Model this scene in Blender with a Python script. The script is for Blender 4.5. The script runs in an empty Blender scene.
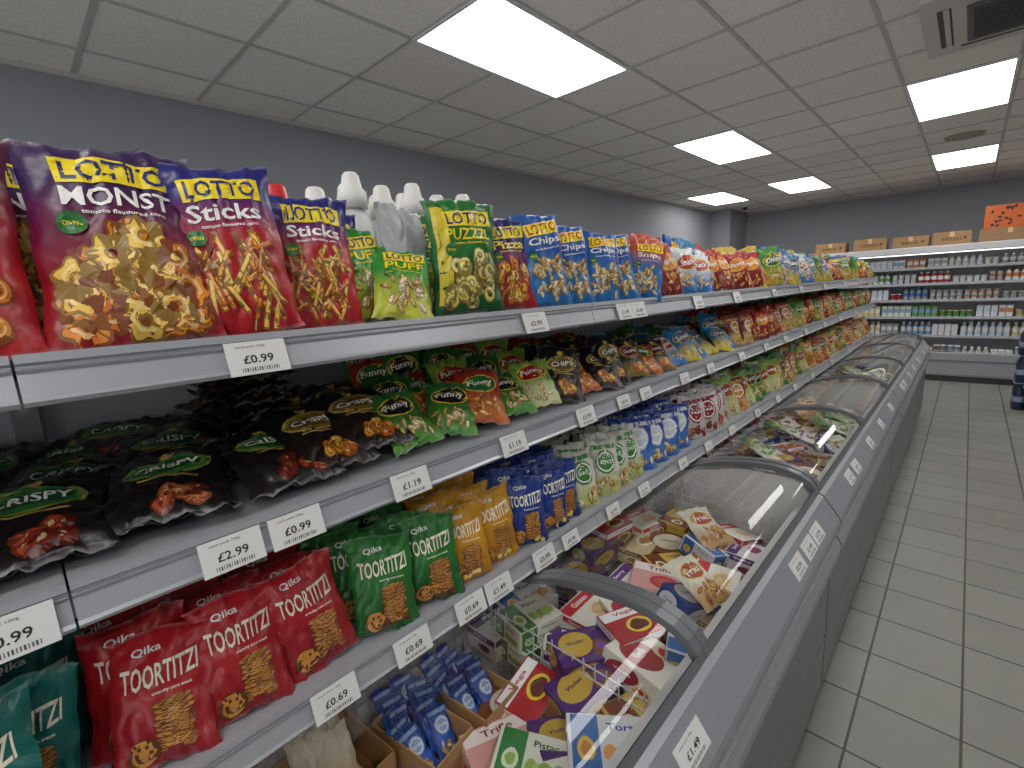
import bpy, math, random, bmesh
from mathutils import Vector, Matrix, noise
random.seed(7)
D=bpy.data; SC=bpy.context.scene
CAMH=1.65; CEIL=3.05

def C(h):
    h=h.lstrip('#'); r=[int(h[i:i+2],16)/255 for i in (0,2,4)]
    return tuple((c/12.92 if c<=.04045 else ((c+.055)/1.055)**2.4) for c in r)+(1.0,)
def mixc(a,b,t):
    t=max(0,min(1,t)); return tuple(a[i]*(1-t)+b[i]*t for i in range(4))
def jit(c,a=.15):
    k=1+random.uniform(-a,a); return (c[0]*k,c[1]*k,c[2]*k,1)

# ------------------------------------------------------------ materials
def newmat(name):
    m=D.materials.new(name); m.use_nodes=True
    return m,m.node_tree.nodes,m.node_tree.links,m.node_tree.nodes['Principled BSDF']
def pmat(name,col,rough=.5,metal=0.0,noise_amt=.06,scale=20,bump=0.0,coords='pos'):
    m,N,L,b=newmat(name)
    geo=N.new('ShaderNodeNewGeometry'); nz=N.new('ShaderNodeTexNoise'); nz.inputs['Scale'].default_value=scale
    nz.inputs['Detail'].default_value=4
    L.new(geo.outputs['Position'],nz.inputs['Vector'])
    mr=N.new('ShaderNodeMapRange'); mr.inputs['To Min'].default_value=1-noise_amt; mr.inputs['To Max'].default_value=1+noise_amt
    L.new(nz.outputs['Fac'],mr.inputs['Value'])
    vm=N.new('ShaderNodeVectorMath'); vm.operation='SCALE'; vm.inputs[0].default_value=col[:3]
    L.new(mr.outputs[0],vm.inputs['Scale']); L.new(vm.outputs[0],b.inputs['Base Color'])
    b.inputs['Roughness'].default_value=rough; b.inputs['Metallic'].default_value=metal
    if bump:
        bp=N.new('ShaderNodeBump'); bp.inputs['Strength'].default_value=bump; bp.inputs['Distance'].default_value=.004
        L.new(nz.outputs['Fac'],bp.inputs['Height']); L.new(bp.outputs[0],b.inputs['Normal'])
    return m
def vcmat(name,rough,bump=0,scale=60,spec=.5,dist=.005):
    m,N,L,b=newmat(name)
    a=N.new('ShaderNodeAttribute'); a.attribute_name='Col'; L.new(a.outputs['Color'],b.inputs['Base Color'])
    b.inputs['Roughness'].default_value=rough
    b.inputs['Specular IOR Level'].default_value=spec
    if bump:
        tc=N.new('ShaderNodeTexCoord'); nz=N.new('ShaderNodeTexNoise'); nz.inputs['Scale'].default_value=scale; nz.inputs['Detail'].default_value=3
        nz.inputs['Distortion'].default_value=.8
        L.new(tc.outputs['Object'],nz.inputs['Vector'])
        bp=N.new('ShaderNodeBump'); bp.inputs['Strength'].default_value=bump; bp.inputs['Distance'].default_value=dist
        L.new(nz.outputs['Fac'],bp.inputs['Height']); L.new(bp.outputs[0],b.inputs['Normal'])
    return m
M_film=vcmat('packaging_film',.34,.45,20,.42,.006)
M_card=vcmat('printed_carton',.5)
M_plain=vcmat('painted_plastic',.4)
M_shelf=pmat('shelf_silver_paint',C('#a6a8af'),.33,.25,.04,8)
M_back=pmat('gondola_back_panel',C('#c0c0c4'),.5,.0,.04,6)
M_post=pmat('gondola_upright',C('#9a9ba0'),.45,.2)
M_wall=pmat('wall_paint_grey',C('#909299'),.7,0,.03,3)
M_frz=pmat('freezer_grey_panel',C('#6c6f73'),.36,.15,.04,5)
M_rail=pmat('freezer_silver_rail',C('#94979d'),.3,.25,.04,6)
M_dark=pmat('dark_plastic',C('#2b2d31'),.5)
M_frame=pmat('lid_frame_grey',C('#66696e'),.35,.1)
M_white=pmat('white_liner',C('#e0e0e0'),.4,0,.02)
M_wire=pmat('white_wire',C('#d0d0d0'),.35)
M_alu=pmat('added_window_aluminium',C('#8a8c90'),.4,.5)

# floor tiles
M_floor,N,L,b=newmat('floor_tiles')
geo=N.new('ShaderNodeNewGeometry'); mp=N.new('ShaderNodeMapping'); mp.inputs['Location'].default_value=(.17,.02,0)
L.new(geo.outputs['Position'],mp.inputs['Vector'])
br=N.new('ShaderNodeTexBrick'); br.offset=0; br.inputs['Scale'].default_value=1; br.inputs['Brick Width'].default_value=.3
br.inputs['Row Height'].default_value=.3; br.inputs['Mortar Size'].default_value=.0045; br.inputs['Mortar Smooth'].default_value=.1
br.inputs['Color1'].default_value=C('#83827a'); br.inputs['Color2'].default_value=C('#797870'); br.inputs['Mortar'].default_value=C('#2e2e2c')
L.new(mp.outputs[0],br.inputs['Vector'])
nz=N.new('ShaderNodeTexNoise'); nz.inputs['Scale'].default_value=6; nz.inputs['Detail'].default_value=8; L.new(geo.outputs['Position'],nz.inputs['Vector'])
mr=N.new('ShaderNodeMapRange'); mr.inputs['To Min'].default_value=.84; mr.inputs['To Max'].default_value=1.12; L.new(nz.outputs['Fac'],mr.inputs['Value'])
vm=N.new('ShaderNodeVectorMath'); vm.operation='SCALE'; L.new(br.outputs['Color'],vm.inputs[0]); L.new(mr.outputs[0],vm.inputs['Scale'])
L.new(vm.outputs[0],b.inputs['Base Color']); b.inputs['Roughness'].default_value=.42
bp=N.new('ShaderNodeBump'); bp.inputs['Strength'].default_value=.5; bp.inputs['Distance'].default_value=.003; bp.invert=True
L.new(br.outputs['Fac'],bp.inputs['Height']); L.new(bp.outputs[0],b.inputs['Normal'])
# ceiling tile
M_ceil,N,L,b=newmat('ceiling_tiles')
geo=N.new('ShaderNodeNewGeometry'); nz=N.new('ShaderNodeTexNoise'); nz.inputs['Scale'].default_value=90; nz.inputs['Detail'].default_value=6
L.new(geo.outputs['Position'],nz.inputs['Vector'])
br=N.new('ShaderNodeTexBrick'); br.offset=0; br.inputs['Scale'].default_value=1; br.inputs['Brick Width'].default_value=.62; br.inputs['Row Height'].default_value=.64
br.inputs['Mortar Size'].default_value=.0; br.inputs['Color1'].default_value=C('#efe9e1'); br.inputs['Color2'].default_value=C('#f6f1e9')
mp=N.new('ShaderNodeMapping'); mp.inputs['Location'].default_value=(2.37+.62*10,-1.82+.64*10,0); L.new(geo.outputs['Position'],mp.inputs['Vector']); L.new(mp.outputs[0],br.inputs['Vector'])
mr=N.new('ShaderNodeMapRange'); mr.inputs['From Min'].default_value=.3; mr.inputs['From Max'].default_value=.7; mr.inputs['To Min'].default_value=.84; mr.inputs['To Max'].default_value=1.06; L.new(nz.outputs['Fac'],mr.inputs['Value'])
vm=N.new('ShaderNodeVectorMath'); vm.operation='SCALE'; L.new(br.outputs['Color'],vm.inputs[0]); L.new(mr.outputs[0],vm.inputs['Scale'])
L.new(vm.outputs[0],b.inputs['Base Color']); b.inputs['Roughness'].default_value=.9
M_tbar=pmat('ceiling_grid_bar',C('#bcb9b4'),.6)
def emat(name,col,s):
    m=D.materials.new(name); m.use_nodes=True; n=m.node_tree.nodes; n.clear()
    e=n.new('ShaderNodeEmission'); o=n.new('ShaderNodeOutputMaterial'); e.inputs[0].default_value=col; e.inputs[1].default_value=s
    m.node_tree.links.new(e.outputs[0],o.inputs[0]); return m
M_light=emat('led_diffuser',(1,.985,.955,1),8.6)
M_strip=emat('fridge_led',(1,.98,.95,1),2.0)
M_glass=D.materials.new('lid_glass'); M_glass.use_nodes=True
N=M_glass.node_tree.nodes; L=M_glass.node_tree.links; N.clear()
o=N.new('ShaderNodeOutputMaterial'); t=N.new('ShaderNodeBsdfTransparent'); t.inputs[0].default_value=(.97,.985,.98,1)
g=N.new('ShaderNodeBsdfGlossy'); g.inputs['Roughness'].default_value=.015
lw=N.new('ShaderNodeLayerWeight'); lw.inputs['Blend'].default_value=.5
pw=N.new('ShaderNodeMath'); pw.operation='POWER'; pw.inputs[1].default_value=5
ma=N.new('ShaderNodeMath'); ma.operation='MULTIPLY_ADD'; ma.inputs[1].default_value=.8; ma.inputs[2].default_value=.05
mx=N.new('ShaderNodeMixShader')
L.new(lw.outputs['Facing'],pw.inputs[0]); L.new(pw.outputs[0],ma.inputs[0]); L.new(ma.outputs[0],mx.inputs[0])
L.new(t.outputs[0],mx.inputs[1]); L.new(g.outputs[0],mx.inputs[2]); L.new(mx.outputs[0],o.inputs[0])

# ------------------------------------------------------------ mesh builder
class MB:
    def __init__(s): s.v=[];s.f=[];s.c=[];s.sm=[];s.mi=[]
    def add(s,vs,fs,col,smooth=False,mi=0):
        o=len(s.v); s.v+= [tuple(v) for v in vs]
        if isinstance(col,list): s.c+=col
        else: s.c+=[col]*len(vs)
        for f in fs: s.f.append([i+o for i in f]); s.sm.append(smooth); s.mi.append(mi)
    def build(s,name,mats):
        me=D.meshes.new(name); me.from_pydata(s.v,[],s.f)
        a=me.color_attributes.new('Col','FLOAT_COLOR','POINT')
        flat=[]; [flat.extend(c) for c in s.c]; a.data.foreach_set('color',flat)
        me.polygons.foreach_set('use_smooth',s.sm); me.polygons.foreach_set('material_index',s.mi)
        if not isinstance(mats,(list,tuple)): mats=[mats]
        for m in mats: me.materials.append(m)
        me.update(); return me
    def box(s,x0,x1,y0,y1,z0,z1,col=(.8,.8,.8,1),mi=0,M=None):
        vs=[Vector(p) for p in [(x0,y0,z0),(x1,y0,z0),(x1,y1,z0),(x0,y1,z0),(x0,y0,z1),(x1,y0,z1),(x1,y1,z1),(x0,y1,z1)]]
        if M: vs=[M@v for v in vs]
        s.add(vs,[(0,3,2,1),(4,5,6,7),(0,1,5,4),(1,2,6,5),(2,3,7,6),(3,0,4,7)],col,False,mi)
    def cbox(s,x0,x1,y0,y1,z0,z1,r,col=(.8,.8,.8,1),mi=0):
        bm=bmesh.new(); bmesh.ops.create_cube(bm,size=1)
        for v in bm.verts:
            v.co=Vector((x0+(v.co.x+.5)*(x1-x0),y0+(v.co.y+.5)*(y1-y0),z0+(v.co.z+.5)*(z1-z0)))
        bmesh.ops.bevel(bm,geom=bm.edges[:],offset=r,segments=2,affect='EDGES',profile=.5)
        bm.verts.index_update()
        s.add([v.co[:] for v in bm.verts],[[v.index for v in f.verts] for f in bm.faces],col,False,mi); bm.free()
    def lathe(s,cx,cy,prof,seg=12,mi=0,sx=1,sy=1):
        vs=[];cs=[];fs=[]
        for r,z,c in prof:
            for i in range(seg):
                a=2*math.pi*i/seg; vs.append((cx+r*sx*math.cos(a),cy+r*sy*math.sin(a),z)); cs.append(c)
        n=len(prof)
        for j in range(n-1):
            for i in range(seg):
                k=(i+1)%seg; fs.append((j*seg+i,j*seg+k,(j+1)*seg+k,(j+1)*seg+i))
        fs.append([ (n-1)*seg+i for i in range(seg)])
        s.add(vs,fs,cs,True,mi)
    def prism(s,prof,y0,y1,col=(.8,.8,.8,1),mi=0,closed=True,smooth=False,mis=None):
        n=len(prof)
        m=n if closed else n-1
        for i in range(m):
            a=prof[i];b=prof[(i+1)%n]
            s.add([(a[0],y0,a[1]),(b[0],y0,b[1]),(b[0],y1,b[1]),(a[0],y1,a[1])],[(0,1,2,3)],col,smooth,mis[i] if mis else mi)
        if closed:
            for y in (y0,y1):
                s.add([(p[0],y,p[1]) for p in prof],[list(range(n))],col,False,mis[0] if mis else mi)

def empty(name,loc=(0,0,0)):
    e=D.objects.new(name,None); e.empty_display_size=.1; e.location=loc; SC.collection.objects.link(e); return e
def obj(name,me,parent=None,M=None):
    o=D.objects.new(name,me); SC.collection.objects.link(o)
    if parent: o.parent=parent
    if M is not None: o.matrix_local=M
    return o

# ------------------------------------------------------------ decal helpers
_g={}
def glyph(t):
    if t in _g: return _g[t]
    cu=D.curves.new('t','FONT'); cu.body=t; cu.size=1; cu.offset=.018; cu.resolution_u=2
    ob=D.objects.new('t',cu); SC.collection.objects.link(ob); bpy.context.view_layer.update()
    dg=bpy.context.evaluated_depsgraph_get(); me=D.meshes.new_from_object(ob.evaluated_get(dg))
    x0=min(v.co.x for v in me.vertices);x1=max(v.co.x for v in me.vertices);y0=min(v.co.y for v in me.vertices);y1=max(v.co.y for v in me.vertices)
    bm=bmesh.new(); bm.from_mesh(me)
    nx=20 if len(t)<12 else 6
    for k in range(1,nx):
        bmesh.ops.bisect_plane(bm,geom=bm.verts[:]+bm.edges[:]+bm.faces[:],plane_co=(x0+(x1-x0)*k/nx,0,0),plane_no=(1,0,0))
    for k in range(1,4):
        bmesh.ops.bisect_plane(bm,geom=bm.verts[:]+bm.edges[:]+bm.faces[:],plane_co=(0,y0+(y1-y0)*k/4,0),plane_no=(0,1,0))
    bm.verts.index_update()
    vs=[((v.co.x-x0)/(x1-x0)-.5,(v.co.y-y0)/(y1-y0)-.5) for v in bm.verts]; fs=[[v.index for v in f.verts] for f in bm.faces]
    bm.free(); D.objects.remove(ob); D.curves.remove(cu); D.meshes.remove(me)
    _g[t]=(vs,fs); return _g[t]
def T(mb,fn,t,cx,cy,W,H,col,layer=4,slope=0,arch=0):
    vs,fs=glyph(t)
    mb.add([fn(cx+x*W,cy+y*H+slope*x*W+arch*(x*x*4)*H,layer) for x,y in vs],fs,col)
def E(mb,fn,cx,cy,rx,ry,col,layer=1,rot=0,seg=18,rings=3,wob=0,col2=None):
    vs=[fn(cx,cy,layer)];cs=[col];fs=[]; c,s_=math.cos(rot),math.sin(rot); ph=random.random()*6
    for j in range(1,rings+1):
        for i in range(seg):
            a=2*math.pi*i/seg; k=j/rings*(1+wob*math.sin(a*3+ph)+wob*.6*math.sin(a*5+ph*2))
            x=rx*k*math.cos(a);y=ry*k*math.sin(a)
            vs.append(fn(cx+c*x-s_*y,cy+s_*x+c*y,layer)); cs.append(mixc(col,col2,j/rings) if col2 else col)
    for i in range(seg): fs.append((0,1+i,1+(i+1)%seg))
    for j in range(rings-1):
        for i in range(seg):
            k=(i+1)%seg; fs.append((1+j*seg+i,1+(j+1)*seg+i,1+(j+1)*seg+k,1+j*seg+k))
    mb.add(vs,fs,cs)
def A(mb,fn,cx,cy,r0,r1,col,layer=2,seg=14,petal=0,ys=1,ph=None):
    vs=[];fs=[]; ph=random.random()*6 if ph is None else ph
    for i in range(seg):
        a=2*math.pi*i/seg; k=1+petal*math.sin(a*6+ph)
        for r in (r0,r1*k): vs.append(fn(cx+r*math.cos(a),cy+ys*r*math.sin(a),layer))
    for i in range(seg):
        k=(i+1)%seg; fs.append((2*i,2*i+1,2*k+1,2*k))
    mb.add(vs,fs,col)
def Q(mb,fn,cx,cy,W,H,col,layer=1,rot=0,nx=5,ny=3,col2=None):
    vs=[];fs=[];cs=[];c,s_=math.cos(rot),math.sin(rot)
    for j in range(ny+1):
        for i in range(nx+1):
            x=(i/nx-.5)*W;y=(j/ny-.5)*H; vs.append(fn(cx+c*x-s_*y,cy+s_*x+c*y,layer)); cs.append(mixc(col,col2,j/ny) if col2 else col)
    for j in range(ny):
        for i in range(nx):
            k=j*(nx+1)+i; fs.append((k,k+1,k+nx+2,k+nx+1))
    mb.add(vs,fs,cs)

WHITE=C('#f4f2ee');NAVY=C('#1b2268');YEL=C('#f7da1a');RED=C('#d8141e');BLACK=C('#101012')
def bag(name,w,h,d,bg,deco,seed):
    mb=MB(); random.seed(seed*31+5)
    d=d*.86
    def S0(u,v,side):
        t=2*v-1
        pin=max(0,1-abs(t)**3.2)**.65; prof=max(0,1-abs(u)**2.6)**.7
        n1=noise.noise(Vector((u*1.7+seed*3.1,v*3,seed*1.7+side))); n2=noise.noise(Vector((u*4.5,v*6+seed,side*5.)))
        n3=abs(noise.noise(Vector((u*2.2+v*2.2,v*4-u*1.4+seed*2.3,side*3.+seed))))
        away=min(1,.35+abs(t)**2+abs(u)**2)
        dep=d/2*prof*pin*(1+.30*n1+.10*n2)-.011*max(0,.22-n3)/.22*prof*pin*(h/.28)*away
        edge=math.exp(-(1-abs(t))/.16); eu=math.exp(-(1-abs(u))/.12)
        fold=.005*math.sin(u*11+seed+2*n1)*edge + .003*math.sin(u*23+seed*2+3*n1)*edge+ .008*math.sin(t*2.5+seed)*(1-edge)*u + .003*math.sin(v*26+seed)*eu
        if abs(t)>.93: fold+=.0009*math.sin(u*60)
        x=w/2*u*(1-.11*pin+.014*math.sin(v*17+seed)*abs(u))
        return Vector((x,-side*dep+fold,h*v+.005*math.sin(u*3+seed)*(abs(t)>.9)))
    nx,ny=30,40; front=None
    for side in (1,-1):
        vs=[];cs=[];fs=[]
        for j in range(ny+1):
            for i in range(nx+1):
                u=-1+2*i/nx; v=j/ny
                vs.append(S0(u,v,side)); cs.append(bg(u,v))
        for j in range(ny):
            for i in range(nx):
                k=j*(nx+1)+i; q=(k,k+1,k+nx+2,k+nx+1); fs.append(q if side==1 else q[::-1])
        if side==1: front=vs
        mb.add(vs,fs,cs,True)
    def fn(a,b,l=1):
        fu=(max(-1,min(1,2*a/w))+1)/2*nx; fv=max(0,min(1,b/h))*ny
        i=min(nx-1,int(fu)); j=min(ny-1,int(fv)); du=fu-i; dv=fv-j; k=j*(nx+1)+i
        p=(front[k]*(1-du)+front[k+1]*du)*(1-dv)+(front[k+nx+1]*(1-du)+front[k+nx+2]*du)*dv
        return Vector((p.x,p.y-.0006-.00035*l,p.z))
    if deco: deco(mb,fn,w,h)
    return mb.build(name,M_film)

def food(mb,fn,w,h,kind,n,v0=.1,v1=.52,cols=('#eda52c','#dd7f1a','#f2c352','#cf6a18'),uc=0,uw=.72):
    k_=w/.2
    for i in range(n):
        y=random.uniform(v0,v1)*h; x=(uc+random.uniform(-uw,uw)*(1-.35*abs((y/h-v0)/(v1-v0)-.4)))*w/2
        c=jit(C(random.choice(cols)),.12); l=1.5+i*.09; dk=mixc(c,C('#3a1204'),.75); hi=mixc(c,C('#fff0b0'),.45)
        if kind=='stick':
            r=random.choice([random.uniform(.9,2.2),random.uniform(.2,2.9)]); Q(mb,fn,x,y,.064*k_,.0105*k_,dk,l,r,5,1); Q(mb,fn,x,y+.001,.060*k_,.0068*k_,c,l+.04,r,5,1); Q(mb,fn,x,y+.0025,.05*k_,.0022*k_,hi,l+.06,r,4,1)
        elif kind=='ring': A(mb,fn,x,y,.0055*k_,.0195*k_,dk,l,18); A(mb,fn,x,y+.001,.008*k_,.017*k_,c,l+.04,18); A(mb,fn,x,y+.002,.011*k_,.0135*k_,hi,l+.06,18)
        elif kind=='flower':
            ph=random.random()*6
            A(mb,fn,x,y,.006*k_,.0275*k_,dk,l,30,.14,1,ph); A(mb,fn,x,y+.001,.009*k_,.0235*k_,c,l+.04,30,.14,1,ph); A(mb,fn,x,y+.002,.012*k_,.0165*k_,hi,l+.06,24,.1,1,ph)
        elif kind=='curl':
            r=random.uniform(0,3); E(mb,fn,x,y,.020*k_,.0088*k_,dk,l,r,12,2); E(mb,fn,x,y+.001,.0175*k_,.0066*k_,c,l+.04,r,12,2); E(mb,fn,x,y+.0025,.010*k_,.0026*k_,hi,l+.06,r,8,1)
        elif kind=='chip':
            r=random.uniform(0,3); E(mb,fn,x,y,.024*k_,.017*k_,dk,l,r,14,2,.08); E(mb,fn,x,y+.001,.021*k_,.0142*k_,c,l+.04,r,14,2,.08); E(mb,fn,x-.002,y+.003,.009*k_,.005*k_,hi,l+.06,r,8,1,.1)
def lotto(title,kind,n,cols,tc=WHITE,box=YEL,t1=NAVY,band=None,fc=('#eda52c','#dd7f1a','#f2c352','#cf6a18')):
    def d(mb,fn,w,h):
        if band: Q(mb,fn,-w*.36,h*.5,w*.17,h*.84,band,.6,0,6,20)
        Q(mb,fn,w*.03,h*.825,w*.7,h*.135,box,2,.06,14,5); T(mb,fn,'LOTTO',w*.03,h*.825,w*.62,h*.105,t1,4,.06)
        T(mb,fn,title,w*.02,h*.685,w*.66,h*.095,tc,4,.04)
        T(mb,fn,'tomato flavoured corn',w*.04,h*.61,w*.5,h*.02,tc,3,.03)
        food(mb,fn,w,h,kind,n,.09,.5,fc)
        E(mb,fn,-w*.27,h*.545,w*.085,w*.075,C('#1c6a2d'),9,0,14,3); T(mb,fn,'OVEN',-w*.27,h*.545,w*.11,h*.02,YEL,10)
    return d
def grad(a,b,c0=.35,c1=.6,top=None,sil=True):
    A_,B_=C(a),C(b)
    def f(u,v):
        if sil and (v>.975 or v<.025): return mixc(A_ if v>.5 else B_,C('#c9c9cc'),.25)
        return mixc(B_,A_,(v-c0)/(c1-c0))
    return f
def tort(dark,fruit):
    def d(mb,fn,w,h):
        T(mb,fn,'Qika',-w*.12,h*.87,w*.3,h*.07,WHITE,3,.08)
        T(mb,fn,'TOORTITZI',0,h*.68,w*.76,h*.17,C('#fbf3dc'),3,.05,.12)
        T(mb,fn,'crunchy corn snack',w*.12,h*.545,w*.4,h*.03,C('#fbf3dc'),3)
        for i in range(9):
            y=h*(.12+.042*i); x=w*(.12+.012*math.sin(i*2.2))
            E(mb,fn,x,y,w*.2,h*.035,C('#5e3210'),1.6+i*.2,.05,16,3); E(mb,fn,x,y+.0015,w*.19,h*.028,jit(C('#b97c34')),1.7+i*.2,.05,16,3)
        E(mb,fn,-w*.2,h*.15,w*.16,w*.15,C('#5a2f10'),4,0,18,3,.04); E(mb,fn,-w*.2,h*.153,w*.145,w*.135,C('#c08338'),4.3,0,18,3,.04)
        for k in range(6):
            a=k*1.047; E(mb,fn,-w*.2+w*.075*math.cos(a),h*.153+w*.07*math.sin(a),w*.022,w*.022,C('#5a2f10'),4.8,0,8,1)
        for i in range(4): E(mb,fn,w*random.uniform(-.1,.34),h*random.uniform(.06,.12),w*.05,w*.045,C(fruit),5+i*.1,0,12,2,.05)
    return d
def crisp(oval,rim,foodc,word='CRISPY'):
    def d(mb,fn,w,h):
        E(mb,fn,0,h*.63,w*.39,h*.16,C(rim),1,.08,26,6); E(mb,fn,0,h*.63,w*.36,h*.14,C(oval),2,.08,26,6); E(mb,fn,0,h*.63,w*.30,h*.09,mixc(C(oval),BLACK,.6),3,.08,22,5)
        T(mb,fn,word,0,h*.63,w*.56,h*.09,WHITE,4.5,.08)
        E(mb,fn,0,h*.84,w*.07,w*.07,C('#c9a54b'),2); Q(mb,fn,0,h*.45,w*.5,h*.015,C('#c9a54b'),2,0,8,1)
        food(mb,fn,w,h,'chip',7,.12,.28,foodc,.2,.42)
    return d
def funny(oval,food_c,word='Funny'):
    def d(mb,fn,w,h):
        E(mb,fn,0,h*.66,w*.4,h*.18,C('#e3c33a'),1,.15,24,6);E(mb,fn,0,h*.66,w*.375,h*.16,C(oval),2,.15,24,6)
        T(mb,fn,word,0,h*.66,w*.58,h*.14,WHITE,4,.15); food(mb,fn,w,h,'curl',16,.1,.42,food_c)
    return d
def roundlogo(c1,word,fc):
    def d(mb,fn,w,h):
        E(mb,fn,0,h*.6,w*.33,w*.33,C(c1),1,0,24,5); E(mb,fn,0,h*.6,w*.27,w*.27,WHITE,2,0,24,5); E(mb,fn,0,h*.6,w*.23,w*.23,C(c1),3,0,24,5)
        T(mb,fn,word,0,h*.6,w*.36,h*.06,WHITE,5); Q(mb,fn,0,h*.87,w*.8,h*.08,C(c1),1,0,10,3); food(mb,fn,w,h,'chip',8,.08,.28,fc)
    return d
SAVE=('#e8a030','#d87a1d','#efbf5a','#c9641a'); PALE=('#ecd29a','#e0bc68','#f2e0bc','#cc9c4c'); REDF=('#8e2614','#b5482a','#b9683e','#6e1a10')
def hash_(k): return sum(ord(c) for c in k)%17
def mk(key,n,*a):
    return [bag('%s_film_%d'%(key,i),*a,seed=i+hash_(key)) for i in range(n)]
B={}
B['monst']=mk('monst',2,.21,.30,.085,grad('#2f1049','#8c0f18',.3,.75),lotto('MONST','flower',34,None))
B['sticks']=mk('sticks',2,.175,.28,.08,grad('#18186a','#a80f1a',.55,.8),lotto('Sticks','stick',44,None))
B['ringsr']=mk('ringsr',2,.2,.295,.085,grad('#4c0e30','#a8121c',.4,.8),lotto('Rings','ring',40,None))
B['puzz']=mk('puzz',2,.2,.27,.085,grad('#186826','#0f4c1c'),lotto('PUZZZL','ring',34,None,YEL,YEL,NAVY,C('#d8c22e'),('#dccc5a','#b9a63a','#e6dc80')))
B['greens']=mk('greens',1,.15,.20,.06,grad('#2c8a30','#bcc03a',.2,.6),lotto('PUFF','curl',20,None,YEL,YEL,NAVY,None,PALE))
B['cheeps']=mk('cheeps',2,.17,.26,.085,grad('#184f9f','#226eb0'),lotto('Chips','curl',46,None,WHITE,YEL,C('#b0141e'),None,PALE))
B['snips']=mk('snips',2,.17,.25,.085,grad('#b9482a','#2468a8',.5,.8),lotto('Snips','curl',40,None,WHITE,YEL,C('#b0141e'),None,PALE))
B['darkred']=mk('darkred',2,.17,.25,.085,grad('#1c1c62','#a0121a',.3,.7),lotto('Pizza','chip',22,None,YEL))
B['wht']=mk('wht',2,.17,.24,.08,grad('#d0d4da','#246cb4',.25,.55),funny('#a0121a',PALE,'Snack'))
B['redy']=mk('redy',2,.17,.24,.08,grad('#a0121a','#700c12'),funny('#d07a20',SAVE,'Paprika'))
B['bluy']=mk('bluy',2,.17,.24,.08,grad('#1a74a4','#c4b23a',.2,.5),funny('#143a80',PALE,'Salted'))
B['grny']=mk('grny',2,.17,.24,.08,grad('#367e30','#b2a63a',.2,.55),funny('#0e5020',PALE,'Onion'))
B['yel']=mk('yel',2,.17,.24,.08,grad('#c8a82a','#b57c1c'),funny('#93101a',SAVE,'Corn'))
B['silver']=mk('silver',1,.18,.27,.07,grad('#a9acb0','#7a7d82'),None)
B['blk']=mk('blk',3,.19,.235,.05,grad('#111013','#181314'),crisp('#276e30','#7a8a3c',REDF))
B['blkr']=mk('blkr',2,.17,.225,.05,grad('#111013','#1e1510'),crisp('#7a5e1c','#b9a052',SAVE,'CHIPS'))
B['fung']=mk('fung',2,.15,.2,.05,grad('#26632a','#467f2c'),funny('#141414',PALE))
B['funr']=mk('funr',2,.15,.2,.05,grad('#982a1a','#b05621'),funny('#1a6029',SAVE))
B['funl']=mk('funl',2,.15,.2,.05,grad('#7a9d36','#b8bc86'),funny('#93101a',PALE))
B['gold']=mk('gold',2,.15,.2,.05,grad('#1a1716','#7a5e1c',.2,.4),crisp('#701014','#b29446',SAVE,'Gusto'))
for k,a,b_,f in [('tred','#b51c23','#94161e','#7d1420'),('tgrn','#28742d','#1d5a24','#5b2c12'),('tyel','#cc8f18','#b47610','#f4d77a'),('tblu','#1a398a','#132c70','#e8c04a'),('tteal','#0f6a61','#0b534d','#4a2410')]:
    B[k]=mk(k,3,.15,.205,.055,grad(a,b_),tort(None,f))
B['wgrn']=mk('wgrn',2,.13,.2,.05,grad('#ccccc0','#b0b76e',.2,.5),roundlogo('#397e2f',"BIO",PALE))
B['blu2']=mk('blu2',2,.14,.2,.05,grad('#204294','#3466b2'),roundlogo('#c8cfd8','Salt',PALE))
B['wred']=mk('wred',2,.15,.19,.05,grad('#cccac8','#b0aca8'),roundlogo('#851c26','Nut',REDF))
B['bisc']=mk('bisc',2,.14,.19,.05,grad('#701818','#b9996e',.3,.5),roundlogo('#b97e1c','Mix',SAVE))
B['bluepk']=mk('bluepk',2,.07,.13,.03,grad('#1c3f9e','#2b58c0'),roundlogo('#8fa8d8','Ice',PALE))
B['cream']=mk('cream',2,.09,.16,.035,grad('#efe2c8','#e4c99a'),None)
B['frzbag']=mk('frzbag',2,.2,.26,.06,grad('#e0dac8','#b99058',.2,.5),funny('#a3301e',SAVE,'Fries'))
B['frzbag2']=mk('frzbag2',2,.2,.26,.06,grad('#2f6f3a','#c8d0b8',.3,.6),funny('#145a24',('#4d9c30','#c9582a','#7fbf4a'),'Veg'))
random.seed(11)

def put(key,parent,x,y,z,yaw=0,lean=0,roll=0,s=1):
    me=random.choice(B[key]) if isinstance(key,str) else key
    M=Matrix.Translation((x,y,z))@Matrix.Rotation(math.radians(90+yaw),4,'Z')@Matrix.Rotation(math.radians(-lean),4,'X')@Matrix.Rotation(math.radians(roll),4,'Y')@Matrix.Scale(s,4)
    return obj('packet',me,parent,M)
R=random.uniform

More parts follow.
